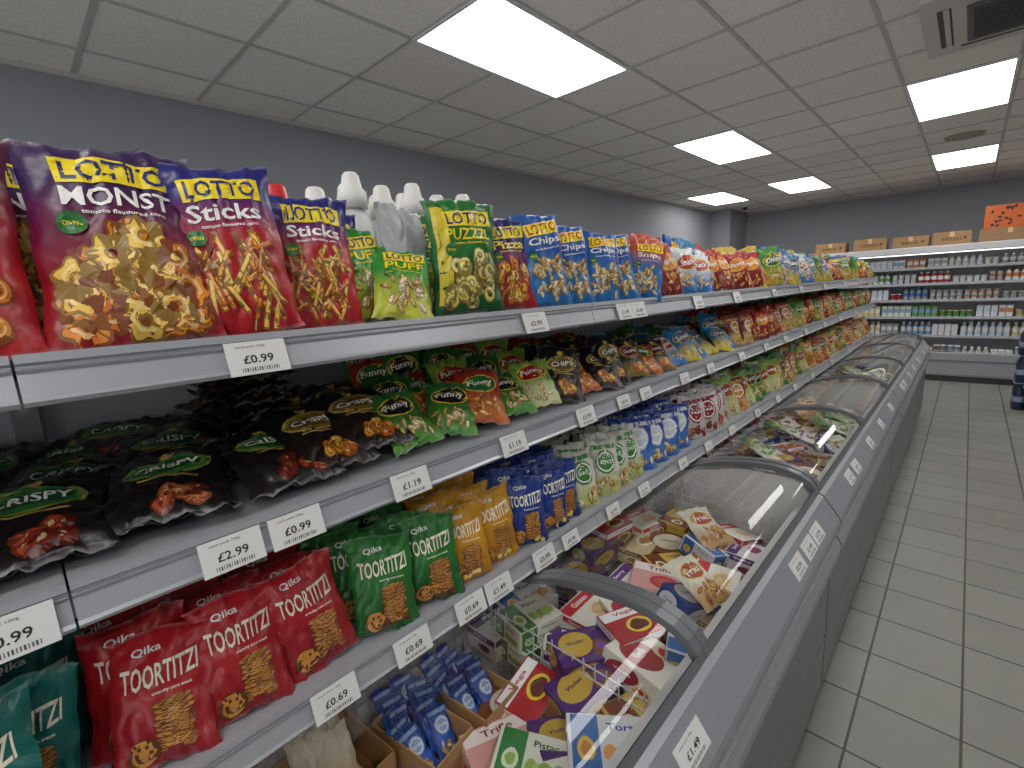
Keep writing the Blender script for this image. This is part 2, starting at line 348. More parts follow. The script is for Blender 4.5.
# ------------------------------------------------------------ room
X0,X1,Y0,Y1=-4.0,3.6,-3.2,11.35
def slab(name,m,*b):
    mb=MB(); mb.box(*b); return obj(name,mb.build(name,m))
slab('floor',M_floor,X0-.1,X1+.1,Y0-.1,Y1+.1,-.1,0)
slab('ceiling',M_ceil,X0-.1,X1+.1,Y0-.1,Y1+.1,CEIL,CEIL+.1)
slab('wall_left',M_wall,X0-.1,X0,Y0,Y1,0,CEIL)
slab('wall_right',M_wall,X1,X1+.1,Y0,Y1,0,CEIL)
slab('wall_back',M_wall,X0,X1,Y1,Y1+.1,0,CEIL)
mb=MB(); mb.box(X0,X1,Y0-.1,Y0,0,.35); mb.box(X0,X1,Y0-.1,Y0,2.7,CEIL); mb.box(X0,-3.2,Y0-.1,Y0,.35,2.7); mb.box(3.2,X1,Y0-.1,Y0,.35,2.7)  # opening left for the added window, to let fill daylight in
obj('wall_front',mb.build('wf',M_wall))
mb=MB()
for i in range(5):
    x_=-3.2+i*1.6; mb.box(x_-.03,x_+.03,Y0-.08,Y0-.02,.35,2.7)
for zz in (.35,2.64,2.1): mb.box(-3.2,3.2,Y0-.08,Y0-.02,zz,zz+.06)
obj('added_window_1',mb.build('added_win',M_alu))  # unseen window, added so daylight brightens the shelves and ceiling
slab('wall_column',M_wall,X0,-3.62,10.35,Y1,0,CEIL)
mb=MB()
mb.box(X0,X0+.022,Y0,Y1,CEIL-.03,CEIL); mb.box(X0,X1,Y1-.022,Y1,CEIL-.03,CEIL)
mb.box(X1-.022,X1,Y0,Y1,CEIL-.03,CEIL)
x=-2.37-.62*2
while x<X1: mb.box(x-.012,x+.012,Y0,Y1,CEIL-.006,CEIL); x+=.62
y=1.82-.64*7
while y<Y1: mb.box(X0,X1,y-.012,y+.012,CEIL-.0065,CEIL); y+=.64
obj('trim_ceiling_grid',mb.build('grid',M_tbar))
def light(x,y):
    e=empty('ceiling_light_panel',(x,y,CEIL-.012))
    mb=MB(); w,l=.62,1.28; t=.02
    for b in [(0,w,0,t),(0,w,l-t,l),(0,t,t,l-t),(w-t,w,t,l-t)]: mb.box(b[0],b[1],b[2],b[3],-.004,.01)
    obj('frame',mb.build('frame',M_white),e)
    mb=MB(); mb.box(t,w-t,t,l-t,.0,.008); obj('diffuser',mb.build('diffuser',M_light),e)
for x,y in [(-2.37,1.82),(-2.37,5.02),(-2.37,8.22),(-.51,5.02),(-.51,8.22),(-.51,1.82),(-3.61,8.22),(-2.37,-1.38),(-.51,-1.38),(1.35,-1.38),(1.35,1.82),(1.35,5.02),(1.35,8.22)]: light(x,y)  # the panels out of view are added for their light
e=empty('ceiling_air_conditioner',(.12,4.05,CEIL))
mb=MB(); g=C('#c9c6c1'); dk=C('#1a1a1b')
mb.cbox(-.46,.46,-.46,.46,-.035,-.001,.012,g); mb.cbox(-.27,.27,-.27,.27,-.05,-.036,.006,C('#4a4846'))
for i in range(12): mb.box(-.24,.24,-.235+i*.04,-.215+i*.04,-.053,-.0505,dk)
for s in (-1,1):
    mb.box(-.3,.3,s*.36-.03,s*.36+.03,-.037,-.0355,dk); mb.box(s*.36-.03,s*.36+.03,-.3,.3,-.037,-.0355,dk)
    mb.box(-.3,.3,s*.36-.004,s*.36+.02,-.04,-.0372,g); mb.box(s*.36-.004,s*.36+.02,-.3,.3,-.04,-.0372,g)
obj('cassette',mb.build('cassette',M_plain),e)
mb=MB(); c1=C('#a99f86')
for k,r in enumerate((.17,.13,.09,.05)): mb.lathe(0,0,[(r,-.001-.008*k,c1),(r-.012,-.02-.006*k,c1),(r-.035,-.012-.006*k,C('#5b5548'))],28)
obj('ceiling_air_vent',mb.build('vent',M_plain),None,Matrix.Translation((-.19,7.4,CEIL)))
mb=MB(); mb.lathe(0,0,[(.06,0,C('#dddddd')),(.06,-.03,C('#dddddd')),(.045,-.035,BLACK),(.04,-.06,BLACK),(.02,-.08,BLACK)],20)
obj('security_camera_dome',mb.build('dome',M_plain),None,Matrix.Translation((-3.3,10.2,CEIL)))

# ------------------------------------------------------------ gondola
GY0,GY1=-1.2,7.2; XF=-.80; XB=-1.38
SH={'top':1.600,'mid':1.306,'low':.948}
gon=empty('shelving_unit')
mb=MB(); mb.box(XB-.03,XB,GY0,GY1,0,1.63); obj('back_panel',mb.build('back',M_back),gon)
mb=MB()
y=GY0
while y<=GY1+.01:
    mb.box(XB,XB+.03,y-.02,y+.02,0,1.65)
    zz=1.0
    while zz<1.6: mb.box(XB+.03,XB+.0305,y-.004,y+.004,zz,zz+.022); zz+=.05
    for z in SH.values():
        mb.box(XB+.03,XF-.06,y-.004,y+.004,z-.07,z-.028)
    y+=1.2
obj('uprights',mb.build('up',M_post),gon)
for nm,z in SH.items():
    mb=MB(); y=GY0
    while y<GY1-.01:
        prof=[(XB+.03,z),(XF-.022,z),(XF-.018,z+.006),(XF-.006,z+.006),(XF-.004,z-.004),(XF-.010,z-.008),(XF+.002,z-.046),(XF+.007,z-.050),(XF+.003,z-.056),(XF-.02,z-.054),(XF-.03,z-.03),(XB+.03,z-.028)]
        mb.prism(prof,y+.0015,y+1.1985)
        mb.prism([(XF-.009,z-.011),(XF-.004,z-.012),(XF-.006,z-.016)],y+.0015,y+1.1985)
        y+=1.2
    obj('shelf_'+nm,mb.build('sh',M_shelf),gon)
mb=MB()
for z in (1.603,1.15,.7,.25): mb.box(XB-.5,XB-.03,GY0,GY1,z-.03,z)
mb.box(XB-.46,XB-.03,GY0,GY1,0,.1)
obj('rear_shelves',mb.build('rs',M_shelf),gon)
mb=MB(); mb.box(XB-.45,-1.2,GY1,GY1+.03,0,1.6); obj('end_panel',mb.build('ep',M_shelf),gon)
def tag(mb,x,y,z,w,h,price,tilt):
    M=Matrix.Translation((x,y,z))@Matrix.Rotation(tilt,4,'Y')
    def fn(a,b,l): return M@Vector((.0012+.0004*l,a,b))
    mb.box(-.001,.0012,-w/2,w/2,-h/2,h/2,C('#dadad8'),0,M)
    k=C('#151515')
    T(mb,fn,price,0,-h*.04,w*.5,h*.26,k,1)
    T(mb,fn,'snack pack 100g',-w*.1,h*.34,w*.5,h*.08,C('#666666'),1)
    for i in range(16): Q(mb,fn,-w*.3+w*.04*i,-h*.35,w*(.012+.012*((i*7)%3)/2),h*.12,C('#444444'),1,0,1,1)
PR=['£0.99','£2.99','£1.19','£0.69','£1.49','£0.99']
tags={'top':[.264,.93,1.37,1.46,1.95,2.4,3.0,3.6,4.3,5.1,5.9],'mid':[-.06,.185,.285,.518,.828,1.144,1.36,1.51,1.83,2.1,2.5,2.9,3.3,3.8,4.4,5,5.8],
 'low':[.02,.309,.484,.65,.745,.926,1.05,1.287,1.5,1.83,2.1,2.4,2.8,3.2,3.6,4.1,4.8,5.6]}
mb=MB()
for k,z in SH.items():
    for i,y in enumerate(tags[k]):
        pr={'top':['£0.99','£0.99','£1.49'],'mid':['£0.99','£2.99','£0.99','£1.19','£1.19'],'low':['£0.69','£0.69','£0.69','£0.69']}[k]
        tag(mb,XF+.005,y,z-.03,.088 if i<6 else .075,.052 if i<6 else .042,pr[i] if i<len(pr) else PR[i%6],-.33)
obj('price_tags',mb.build('tags',M_card),gon)

# ------------------------------------------------------------ products: top shelf
z=SH['top']+.002
P=empty('flower_ring_snack_bags')
put('ringsr',P,-.85,-.06,z,-6,20); put('ringsr',P,-.86,-.27,z,0,20); put('ringsr',P,-.86,-.5,z,5,20)
put('monst',P,-.835,.132,z,-4,21,1); put('monst',P,-.95,.04,z,4,18,-3); put('monst',P,-1.06,-.1,z,4,20,3); put('monst',P,-1.06,.13,z,0,18)
P=empty('stick_snack_bags')
put(B['sticks'][0],P,-.84,.272,z,-12,15,-3); put(B['sticks'][1],P,-.885,.415,z,-12,18,3,.93)
put('sticks',P,-.97,.3,z,-8,14); put('sticks',P,-1.0,.43,z,-8,14,0,.9); put('sticks',P,-1.0,.52,z,-8,16,0,.88)
P=empty('green_puzzle_snack_bags')
put('greens',P,-.84,.57,z,-14,34,12,.92); put('greens',P,-.92,.55,z,12,14,-4)
put('silver',P,-.93,.665,z,20,8,2,.93); put(B['puzz'][0],P,-.86,.77,z,-14,8,1,.98); put('puzz',P,-.97,.76,z,-10,12,0,.93); put('puzz',P,-1.08,.86,z,-10,12,0,.9)
P=empty('blue_corn_snack_bags')
put('darkred',P,-.87,.93,z,-16,12,-2,.96)
for i,y in enumerate([1.06,1.19,1.32,1.45]):
    put('cheeps' if i%3 else B['cheeps'][0],P,-.85+R(-.015,.015),y,z,-22+R(-10,10),14+R(-5,9),R(-7,7),R(.88,1))
    put('snips' if i%2 else 'cheeps',P,-.98,y+.03,z,-14,12,R(-6,6),.97)
P=empty('assorted_crisp_bags')
segs=[(1.58,2.02,['snips','redy','darkred','wht','bluy']),(2.02,2.34,['wht','bluy','cheeps']),(2.34,2.9,['redy','redy','darkred','yel']),(2.9,3.75,['bluy','cheeps','yel','redy','grny']),(3.75,4.9,['grny','bluy','yel','wht']),(4.9,7.05,['grny','yel','redy','darkred','bluy'])]
for a,b_,ks in segs:
    y=a
    while y<b_:
        put(random.choice(ks),P,-.86+R(-.015,.015),y,z,-22+R(-22,22),18+R(-10,18),R(-14,14),R(.74,1.0))
        put(random.choice(ks),P,-1.0,y+.05,z,-10+R(-18,18),10,R(-10,10),R(.9,1.08))
        y+=R(.11,.15)
mb=MB()
def nozzle(x,y,h,cap,body):
    z0=SH['top']+.001
    mb.lathe(x,y,[(.040,z0,body),(.045,z0+.01,body),(.045,z0+h*.62,body),(.040,z0+h*.70,body),(.026,z0+h*.76,body),(.038,z0+h*.76,cap),(.036,z0+h*.87,cap),(.026,z0+h*.90,cap),(.021,z0+h*.98,cap),(.015,z0+h,cap)],18)
for i,(y,h) in enumerate([(.585,.325),(.68,.37),(.775,.35),(.87,.365),(.965,.345),(1.06,.355),(1.155,.335)]):
    nozzle(-1.2+.01*(i%2),y,h,WHITE,C('#e8e9ea')); nozzle(-1.3,y+.045,h*.99,WHITE,C('#e8e9ea'))
for y in (.41,.50): nozzle(-1.22,y,.325,C('#d9262c'),C('#d8d4cc'))
obj('cleaning_spray_bottles',mb.build('bottles',M_plain))

# ------------------------------------------------------------ middle shelf
z=SH['mid']
P=empty('black_crisp_packets')
for j,xr in enumerate([-.85,-1.0,-1.13]):
    for i in range(7):
        y=-.74+i*.175+R(-.015,.015)+.03*j
        if y>.38: continue
        put('blk',P,xr+R(-.012,.012),y,z+.024+.008*(i%2),R(-20,16)-6,76+R(-6,4),R(-8,8),R(.94,1.02))
        if (i+j)%3==0: put('blk',P,xr-.06,y+.08,z+.05,R(-25,25)-6,81+R(-4,4),R(-6,6),.93)
for i,(x_,y_) in enumerate([(-.85,.41),(-.86,.50),(-.99,.42),(-.99,.53),(-1.12,.48)]):
    put('blkr',P,x_,y_,z+.025+.015*(i%2),-10+R(-12,12),66,R(-8,8))
for i in range(8): put('blkr',P,-1.11,.34+.006*i,z+.03+.026*i,8+R(-8,8),84,R(-4,4),.9)
P=empty('green_puff_snack_packets')
for j,xr in enumerate([-.845,-.95,-1.05,-1.16]):
    for i,y in enumerate([.585,.68,.79,.90,1.0]):
        k=[['fung','fung','funr','fung','funl'],['fung','funr','funl','fung','funl'],['funr','fung','fung','funr','funl'],['fung','funr','fung','funr','fung']][j][i]
        put(k,P,xr+R(-.01,.01),y+.02*j,z+.016+.016*j+R(0,.01),-22+R(-14,12),54-6*j+R(-9,7),R(-11,11),.88)
P=empty('gold_nut_snack_packets')
for j,xr in enumerate([-.85,-.97,-1.1]):
    for i in range(6):
        put(random.choice(['gold','gold','blkr','funr','blkr']),P,xr,1.12+i*.105+R(-.01,.01),z+.016+.012*j,-20+R(-16,16),46+R(-12,10),R(-12,12),.82)
P=empty('mixed_snack_packets')
for j,xr in enumerate([-.85,-.98,-1.12]):
    y=1.76
    while y<7.05:
        ks=['bluy','wht','fung','gold'] if y<2.6 else (['redy','bisc','tred','redy'] if y<3.7 else ['grny','yel','fung','redy','bisc'])
        k=random.choice(ks); s=.72 if k in('bluy','wht','redy','grny','yel') else .9
        up=y>2.55
        put(k,P,xr+R(-.012,.012),y,z+.006,-22+R(-16,16),(18 if up else 42)+R(-10,14),R(-10,10),s*R(.9,1.06)); y+=R(.09,.13)

# ------------------------------------------------------------ low shelf
z=SH['low']+.002
def rows(name,key,ys,xs=(-.845,-.915,-.985,-1.06),yaw=-18,lean=16,s=1,dy=.0):
    P=empty(name)
    for j,x_ in enumerate(xs):
        for y_ in ys:
            k=key if isinstance(key,str) else random.choice(key)
            put(k,P,x_+R(-.008,.008),y_+dy*j+R(-.012,.012),z,yaw+R(-11,11),lean+R(-5,10)-2*j,R(-6,6),s*R(.94,1.03))
rows('teal_corn_snack_bags','tteal',[-.7,-.56,-.42,-.28,-.13],lean=12,dy=.02)
rows('red_corn_snack_bags','tred',[.065,.19,.318],lean=20,yaw=-14,dy=-.015)
rows('green_corn_snack_bags','tgrn',[.452,.575],lean=14,dy=-.015)
rows('yellow_corn_snack_bags','tyel',[.69,.80],lean=12,dy=-.01,s=.96)
rows('blue_corn_snack_packets','tblu',[.915,1.02,1.10],lean=12,s=.94)
rows('white_green_snack_packets','wgrn',[1.21,1.31,1.41,1.5],lean=12,yaw=-26,s=.94)
rows('blue_salted_snack_packets','blu2',[1.60,1.70,1.80,1.9],lean=12,yaw=-26)
rows('white_nut_packets','wred',[2.08,2.2,2.32,2.42],lean=10,yaw=-26)
rows('green_mixed_snack_packets',['wgrn','fung','funl','bisc'],[2.56+.115*i for i in range(10)],xs=(-.85,-.94,-1.04),yaw=-24)
rows('assorted_snack_packets',['funl','funr','bisc','tyel','wgrn','fung'],[3.75+.12*i for i in range(28)],xs=(-.85,-.96),yaw=-24)

# ------------------------------------------------------------ cartons
def carton(name,sx,sy,sz,base,deco):
    mb=MB(); mb.cbox(-sx/2,sx/2,-sy/2,sy/2,0,sz,.002,C(base))
    top=lambda a,b,l=1: Vector((a,b,sz+.0003*l+.0003)); fr=lambda a,b,l=1: Vector((a,-sy/2-.0003*l-.0003,b+sz/2)); sd=lambda a,b,l=1: Vector((sx/2+.0003*l+.0003,a,b+sz/2))
    sl=lambda a,b,l=1: Vector((-sx/2-.0003*l-.0003,-a,b+sz/2)); bk=lambda a,b,l=1: Vector((-a,sy/2+.0003*l+.0003,b+sz/2))
    deco(mb,top,sx,sy)
    for f,w_ in ((fr,sx),(bk,sx),(sd,sy),(sl,sy)): deco(mb,f,w_,sz)
    return mb.build(name,M_card)
def cd(c1,c2,word,foodc,tcol='#ffffff',style=0):
    def d(mb,fn,w,h):
        if style==0:
            Q(mb,fn,0,h*.32,w*.96,h*.28,C(c1),1,0,1,1); T(mb,fn,word,0,h*.32,w*.45,h*.14,C(tcol),3)
            E(mb,fn,w*.1,-h*.14,w*.26,h*.24,C(c2),2,0,18,1); E(mb,fn,w*.1,-h*.14,w*.2,h*.17,C(foodc),3,0,14,2,.08)
            E(mb,fn,w*.06,-h*.11,w*.1,h*.08,jit(C(foodc),.4),4,0,12,1,.1)
        elif style==1:
            E(mb,fn,-w*.12,h*.05,w*.3,h*.36,C(c1),1,.2,22,1); T(mb,fn,word,-w*.12,h*.1,w*.32,h*.11,C(tcol),3,.1)
            E(mb,fn,w*.28,-h*.18,w*.17,h*.24,C(foodc),2,0,14,2,.07); E(mb,fn,w*.28,-h*.12,w*.1,h*.1,C(c2),3,0,12,1,.1)
        else:
            Q(mb,fn,-w*.28,0,w*.34,h*.96,C(c1),1,0,1,1); T(mb,fn,word,w*.16,h*.28,w*.34,h*.13,C(tcol),3)
            for i in range(5): E(mb,fn,w*(.0+.09*i),-h*(.15+.05*(i%2)),w*.08,h*.14,jit(C(foodc),.25),2+i*.2,0,12,2,.05)
            E(mb,fn,-w*.28,-h*.1,w*.11,h*.2,C(c2),3,0,14,2,.04); E(mb,fn,-w*.28,-h*.1,w*.07,h*.12,C(foodc),4,0,12,2,.08)
    return d
K=[carton('ctn%d'%i,*a) for i,a in enumerate([
 (.19,.13,.075,'#4b1f6b',cd('#c8a23a','#7a3aa0','Violet','#7a4a22','#3b1457',1)),
 (.20,.16,.07,'#f0ebe2',cd('#c8242b','#f7e0c0','Gateau','#d8b880','#ffffff',0)),
 (.19,.19,.08,'#efe9dd',cd('#a3202a','#d8282e','Vanilla','#e2cca0','#ffffff',1)),
 (.20,.14,.065,'#dfa09a',cd('#f5e6e2','#c8242b','Trifle','#c0504a','#8e1216',0)),
 (.18,.12,.08,'#1f3f8e',cd('#dee1e5','#e8c23a','Cones','#b98a3c','#1f3f8e',1)),
 (.19,.14,.07,'#e8e4d6',cd('#2f7f3a','#dfe8c8','Pistac','#9ab85a','#1c5a28',2)),
 (.22,.15,.06,'#d0b890',cd('#8a5a2a','#f4ead0','Pastry','#b9803c','#fff4dc',0)),
 (.18,.13,.08,'#b8242b',cd('#ffffff','#f7d23a','Vega','#6a2a18','#c8242b',0)),
 (.21,.15,.07,'#e0e2e4',cd('#3a70b8','#f4c860','Tort','#d89040','#1c3f9e',2)),
 (.20,.13,.07,'#d8b04a',cd('#7a3a18','#fff2c8','Crispy','#a5601d','#5a2a10',2)),
 (.19,.14,.08,'#e4e0da',cd('#5a2a7a','#e8d8f0','Berry','#8a2a4a','#ffffff',0)),
 (.22,.16,.055,'#7e4422',cd('#e4d8c0','#5a2a10','Choco','#4a2410','#5a2a10',1)),
])]
# ------------------------------------------------------------ freezers
arc=[(-.335,.864),(-.344,.888),(-.362,.911),(-.39,.929),(-.43,.940),(-.48,.945),(-.54,.943),(-.62,.932),(-.70,.914),(-.80,.880),(-.92,.845),(-1.10,.82),(-1.2,.82)]
def arcbar(mb,y0,y1,t=.007,lift=.002,mi=0,i0=0,i1=None):
    pts=arc[i0:i1]
    top=[(p[0]+ (0.006 if i<3 else 0),p[1]+lift+t*(0 if p[0]<-.78 else 1)) for i,p in enumerate(pts)]; bot=[(p[0]-.004*(i<3),p[1]-lift-.01) for i,p in enumerate(pts)]
    n=len(pts)
    for i in range(n-1):
        for a,b in ((top[i],top[i+1]),(bot[i],bot[i+1])):
            mb.add([(a[0],y0,a[1]),(b[0],y0,b[1]),(b[0],y1,b[1]),(a[0],y1,a[1])],[(0,1,2,3)],WHITE,True,mi)
        for y in (y0,y1):
            mb.add([(top[i][0],y,top[i][1]),(top[i+1][0],y,top[i+1][1]),(bot[i+1][0],y,bot[i+1][1]),(bot[i][0],y,bot[i][1])],[(0,1,2,3)],WHITE,False,mi)
def tray(parent,x,y,z,sx,sy,h,rot):
    mb=MB(); c=C('#b98d5c'); t=.004
    for b in [(-sx/2,sx/2,-sy/2,-sy/2+t),(-sx/2,sx/2,sy/2-t,sy/2),(-sx/2,-sx/2+t,-sy/2,sy/2),(sx/2-t,sx/2,-sy/2,sy/2)]: mb.box(b[0],b[1],b[2],b[3],0,h,c)
    mb.box(-sx/2,sx/2,-sy/2,sy/2,0,t,C('#a87c4c'))
    obj('cardboard_tray',mb.build('tray',M_card),parent,Matrix.Translation((x,y,z))@Matrix.Rotation(rot,4,'Z'))
FLOORZ=.48
def freezer(fy0,L_):
    fy1=fy0+L_; e=empty('chest_freezer')
    mb=MB()
    prof=[(-.32,.004),(-.32,.09),(-.275,.09),(-.275,.30),(-.282,.305),(-.282,.315),(-.275,.32),(-.28,.62),(-.262,.63),(-.25,.66),(-.25,.69),(-.262,.715),(-.275,.72),(-.264,.735),(-.258,.775),(-.262,.79),(-.315,.862),(-.33,.87),(-.348,.868),(-.352,.83),(-.40,.80),(-.42,.40),(-1.14,.40),(-1.16,.79),(-1.30,.80),(-1.34,.76),(-1.34,.004)]
    mis=[2,2,0,0,2,0,0,0,1,1,1,1,2,1,1,1,1,1,2,3,3,3,3,1,1,0,0]
    mb.prism(prof,fy0+.004,fy1-.004,mis=mis)
    for yy in (fy0+.012,fy1-.012): mb.add([(-.36,yy,.40),(-1.15,yy,.40),(-1.15,yy,.80),(-.9,yy,.83),(-.6,yy,.91),(-.40,yy,.91),(-.36,yy,.86)],[(0,1,2,3,4,5,6)],WHITE,False,3)
    obj('cabinet',mb.build('cab',[M_frz,M_rail,M_dark,M_white]),e)
    ym=fy0+1.05
    if L_>1.5:
        bars=((fy0+.006,fy0+.036),(ym-.028,ym-.001),(ym+.001,ym+.028),(fy1-.036,fy1-.006)); lids=((fy0+.036,ym-.028),(ym+.028,fy1-.036)); divs=(fy0+.06,ym,fy1-.06)
    else: bars=((fy0+.006,fy0+.036),(fy1-.036,fy1-.006)); lids=((fy0+.036,fy1-.036),); divs=(fy0+.06,fy1-.06)
    mb=MB()
    for a,b_ in bars: arcbar(mb,a,b_)
    for a,b_ in lids: arcbar(mb,a,b_,.003,.002,0,0,2)
    obj('lid_frame',mb.build('fr',M_frame),e)
    mb=MB()
    for a,b_ in lids:
        n=len(arc); vs=[(p[0],yy,p[1]) for yy in (a,b_) for p in arc]
        mb.add(vs,[(i,i+1,n+i+1,n+i) for i in range(n-1)],WHITE,True)
    obj('curved_glass_lid',mb.build('gl',M_glass),e)
    mb=MB(); r=.0015
    ya,yb=fy0+.05,fy1-.05
    y=ya
    while y<yb: mb.box(-1.115-r,-1.115+r,y-r,y+r,FLOORZ,.78); y+=.035
    for k in range(9): mb.box(-1.115-r,-1.115+r,ya,yb,FLOORZ+.035*k-r,FLOORZ+.035*k+r)
    for yy in divs:
        zt=.70 if yy==ym else .77
        x_=-1.10
        while x_<-.44: mb.box(x_-r,x_+r,yy-r,yy+r,FLOORZ,zt); x_+=.035
        k=0
        while FLOORZ+.034*k<=zt+.01: mb.box(-1.115,-.43,yy-r,yy+r,FLOORZ+.034*k-r,FLOORZ+.034*k+r); k+=1
    mb.box(-1.12,-.43,ya,yb,FLOORZ-.01,FLOORZ-.002)
    obj('wire_basket',mb.build('wb',M_wire),e)
    mb=MB()
    tl=[.45,.88,1.62,1.75,1.86] if abs(fy0+.16)<.01 else ([.35,.5,.9,1.3,1.75] if L_>1.5 else [.3,.7])
    for t_ in tl: tag(mb,-.2863,fy0+t_,.8275,.10,.05,random.choice(PR),-.634)
    obj('price_tags',mb.build('tg',M_card),e)
    return e
for a,l in ((-2.26,2.1),(-.16,2.1),(1.94,2.1),(4.04,2.1),(6.14,1.05)): freezer(a,l)
def ctn(P,i,x,y,z,rot,tx=0,ty=0,s=1):
    obj('carton',K[i],P,Matrix.Translation((x,y,z))@Matrix.Rotation(math.radians(rot),4,'Z')@Matrix.Rotation(math.radians(tx),4,'X')@Matrix.Rotation(math.radians(ty),4,'Y')@Matrix.Scale(s,4))
P=empty('frozen_dessert_cartons')
fy=-2.1
while fy<7.05:
    near=0<fy<1.9
    for x_ in (-.52,-.67,-.82,-.97,-1.03):
        if any(abs(fy-b_)<.11 for b_ in (-.16,1.94,4.04,6.14)) or abs(fy-.89)<.03: continue
        if fy<.8 and fy>.05 and x_<-.7: continue
        h=FLOORZ+R(0,.004)
        ctn(P,random.randrange(len(K)),x_+R(-.01,.01),fy,h,random.choice([90,90,0,80,100]),0,0,.8)
        if not near:
            ctn(P,random.randrange(len(K)),x_+R(-.02,.02),fy+R(-.02,.02),h+.066,R(40,140),R(-8,10),R(-10,10),.85)
            if random.random()<.75: ctn(P,random.randrange(len(K)),x_+R(-.02,.02)*(x_>-.9),fy+R(-.03,.03),h+.14,R(20,160),R(-14,20),R(-18,18),.88)
    fy+=.13
hz=FLOORZ+.068; F=1.06
for it in [
 (3,-.665,.60,70,6,4,0),(7,-.715,.75,100,8,-6,0),(5,-.84,.90,85,0,4,.0),(5,-.85,.905,80,2,4,.062),(10,-.97,.88,90,0,0,.0),(8,-.98,.99,80,2,0,.03),(0,-.56,.70,60,-6,8,0),(0,-.60,.83,75,4,-8,.03),(0,-.66,.90,60,6,4,.06),
 (2,-.52,.97,85,8,12,.05),(1,-.47,.58,95,4,-4,0),(8,-.48,.74,40,8,4,.02),(10,-.72,.93,30,0,8,.0),(6,-.50,.45,90,0,0,0),(2,-.49,.31,80,0,5,0),(5,-.58,.60,30,0,6,.02),(1,-.56,.5,80,4,0,.01),(9,-.46,.86,70,4,0,.02),(11,-.7,.7,20,0,0,.0),(7,-.60,1.04,70,6,4,.07),(1,-.74,1.06,95,4,4,.04),
 (0,-.89,1.22,70,4,0,.03),(0,-.90,1.34,80,2,4,.07),(0,-.78,1.15,60,2,4,.03),(10,-.72,1.24,95,8,4,.04),(4,-.53,1.22,70,14,24,.09),(6,-.81,1.48,100,3,3,.06),(1,-.86,1.60,80,0,4,.08),(9,-.66,1.42,60,3,8,.05),
 (1,-.50,1.38,100,6,-8,.07),(8,-.57,1.54,70,10,16,.10),(11,-.70,1.55,20,4,2,.06),(7,-.92,1.46,80,0,0,.09),(8,-.45,1.10,110,6,12,.05),(2,-.63,1.12,60,0,10,.03),(1,-.55,1.70,80,4,18,.08),(9,-.75,1.69,90,4,4,.08),(3,-.64,1.30,20,8,4,.07),(6,-.46,1.3,80,4,6,.04),(10,-.47,1.60,95,4,10,.07)]:
    ctn(P,it[0],max(-1.0,it[1]*F),it[2]*F,hz+it[6],it[3],it[4],it[5],.9)
P=empty('frozen_packets_in_trays')
tz=FLOORZ+.05
tray(P,-.95,.345,tz,.2,.19,.10,.1); tray(P,-.87,.53,tz,.22,.13,.10,.15); tray(P,-.87,.69,tz,.22,.13,.10,.1)
for j in range(5): put('cream',P,-.88-.03*j,.345+R(-.03,.03),tz+.04+.006*j,R(-15,15),55,R(-15,15))
for y_ in (.53,.69):
    for j in range(5):
        for q in (-.028,.03): put('bluepk',P,-.80-.033*j,y_+q,tz+.03+.004*j,R(-12,12),48,R(-10,10),.9)
P=empty('frozen_food_bags')
for x_,y_,s_ in ((-.5,1.30,.7),(-.62,1.62,.72)): put('frzbag',P,x_+.06,y_,FLOORZ+.24,R(-30,30),70,8,s_)
for y_ in [2.25,2.45,2.7,3.2,3.4,3.6,3.8,4.3,4.5,4.7,5.3,5.5,5.8,6.4,6.7]:
    for x_ in (-.52,-.75):
        if random.random()<.65: put(random.choice(['frzbag','frzbag2']),P,x_+.08,y_,FLOORZ+.235,R(-50,50),72,R(-15,15),.8)

# ------------------------------------------------------------ dairy fridge
e=empty('open_dairy_fridge'); FX0,FX1,FY=-2.1,2.3,9.52
W1=C('#c4c5c8')
mb=MB()
mb.box(FX0,FX1,FY+.82,FY+.88,0,1.98,W1)
for x_ in (FX0-.04,.86,FX1): mb.box(x_,x_+.04,FY+.25,FY+.88,0,1.98,W1)
for x_ in (FX0-.04,.86,FX1): mb.box(x_,x_+.04,FY,FY+.25,0,.42,W1)
mb.cbox(FX0-.04,FX1+.04,FY+.10,FY+.88,1.90,2.0,.01,C('#c3c5c8'))
mb.cbox(FX0-.04,FX1+.04,FY,FY+.08,.10,.44,.015,C('#94979b')); mb.box(FX0,FX1,FY+.06,FY+.85,.0,.09,C('#33353a'))
mb.box(FX0,FX1,FY+.02,FY+.85,.09,.30,W1); mb.box(FX0,FX1,FY-.004,FY,.30,.33,C('#6d7076'))
lev=[.30,.66,.94,1.20,1.45,1.69]
for k,zz in enumerate(lev[1:]):
    mb.box(FX0,FX1,FY+.28,FY+.82,zz-.02,zz,W1); mb.cbox(FX0,FX1,FY+.262,FY+.285,zz-.03,zz+.012,.003,C('#a4a8ae'))
obj('cabinet',mb.build('dc',M_plain),e)
mb=MB(); mb.box(FX0+.05,FX1-.05,FY+.14,FY+.18,1.885,1.899)
obj('led_strip',mb.build('ls',M_strip),e)
mb=MB(); random.seed(5)
pal=['#d8d8d4','#d0d2d6','#c9c6bc','#3a5f98','#b5c6d5','#c8b980','#98242b','#d2d2d0','#6f98b8','#b8703a','#d0d0ca','#5a8a4a','#8f949c','#d8d8d4','#c8ccd0','#d4d4d0','#cfd2d6']
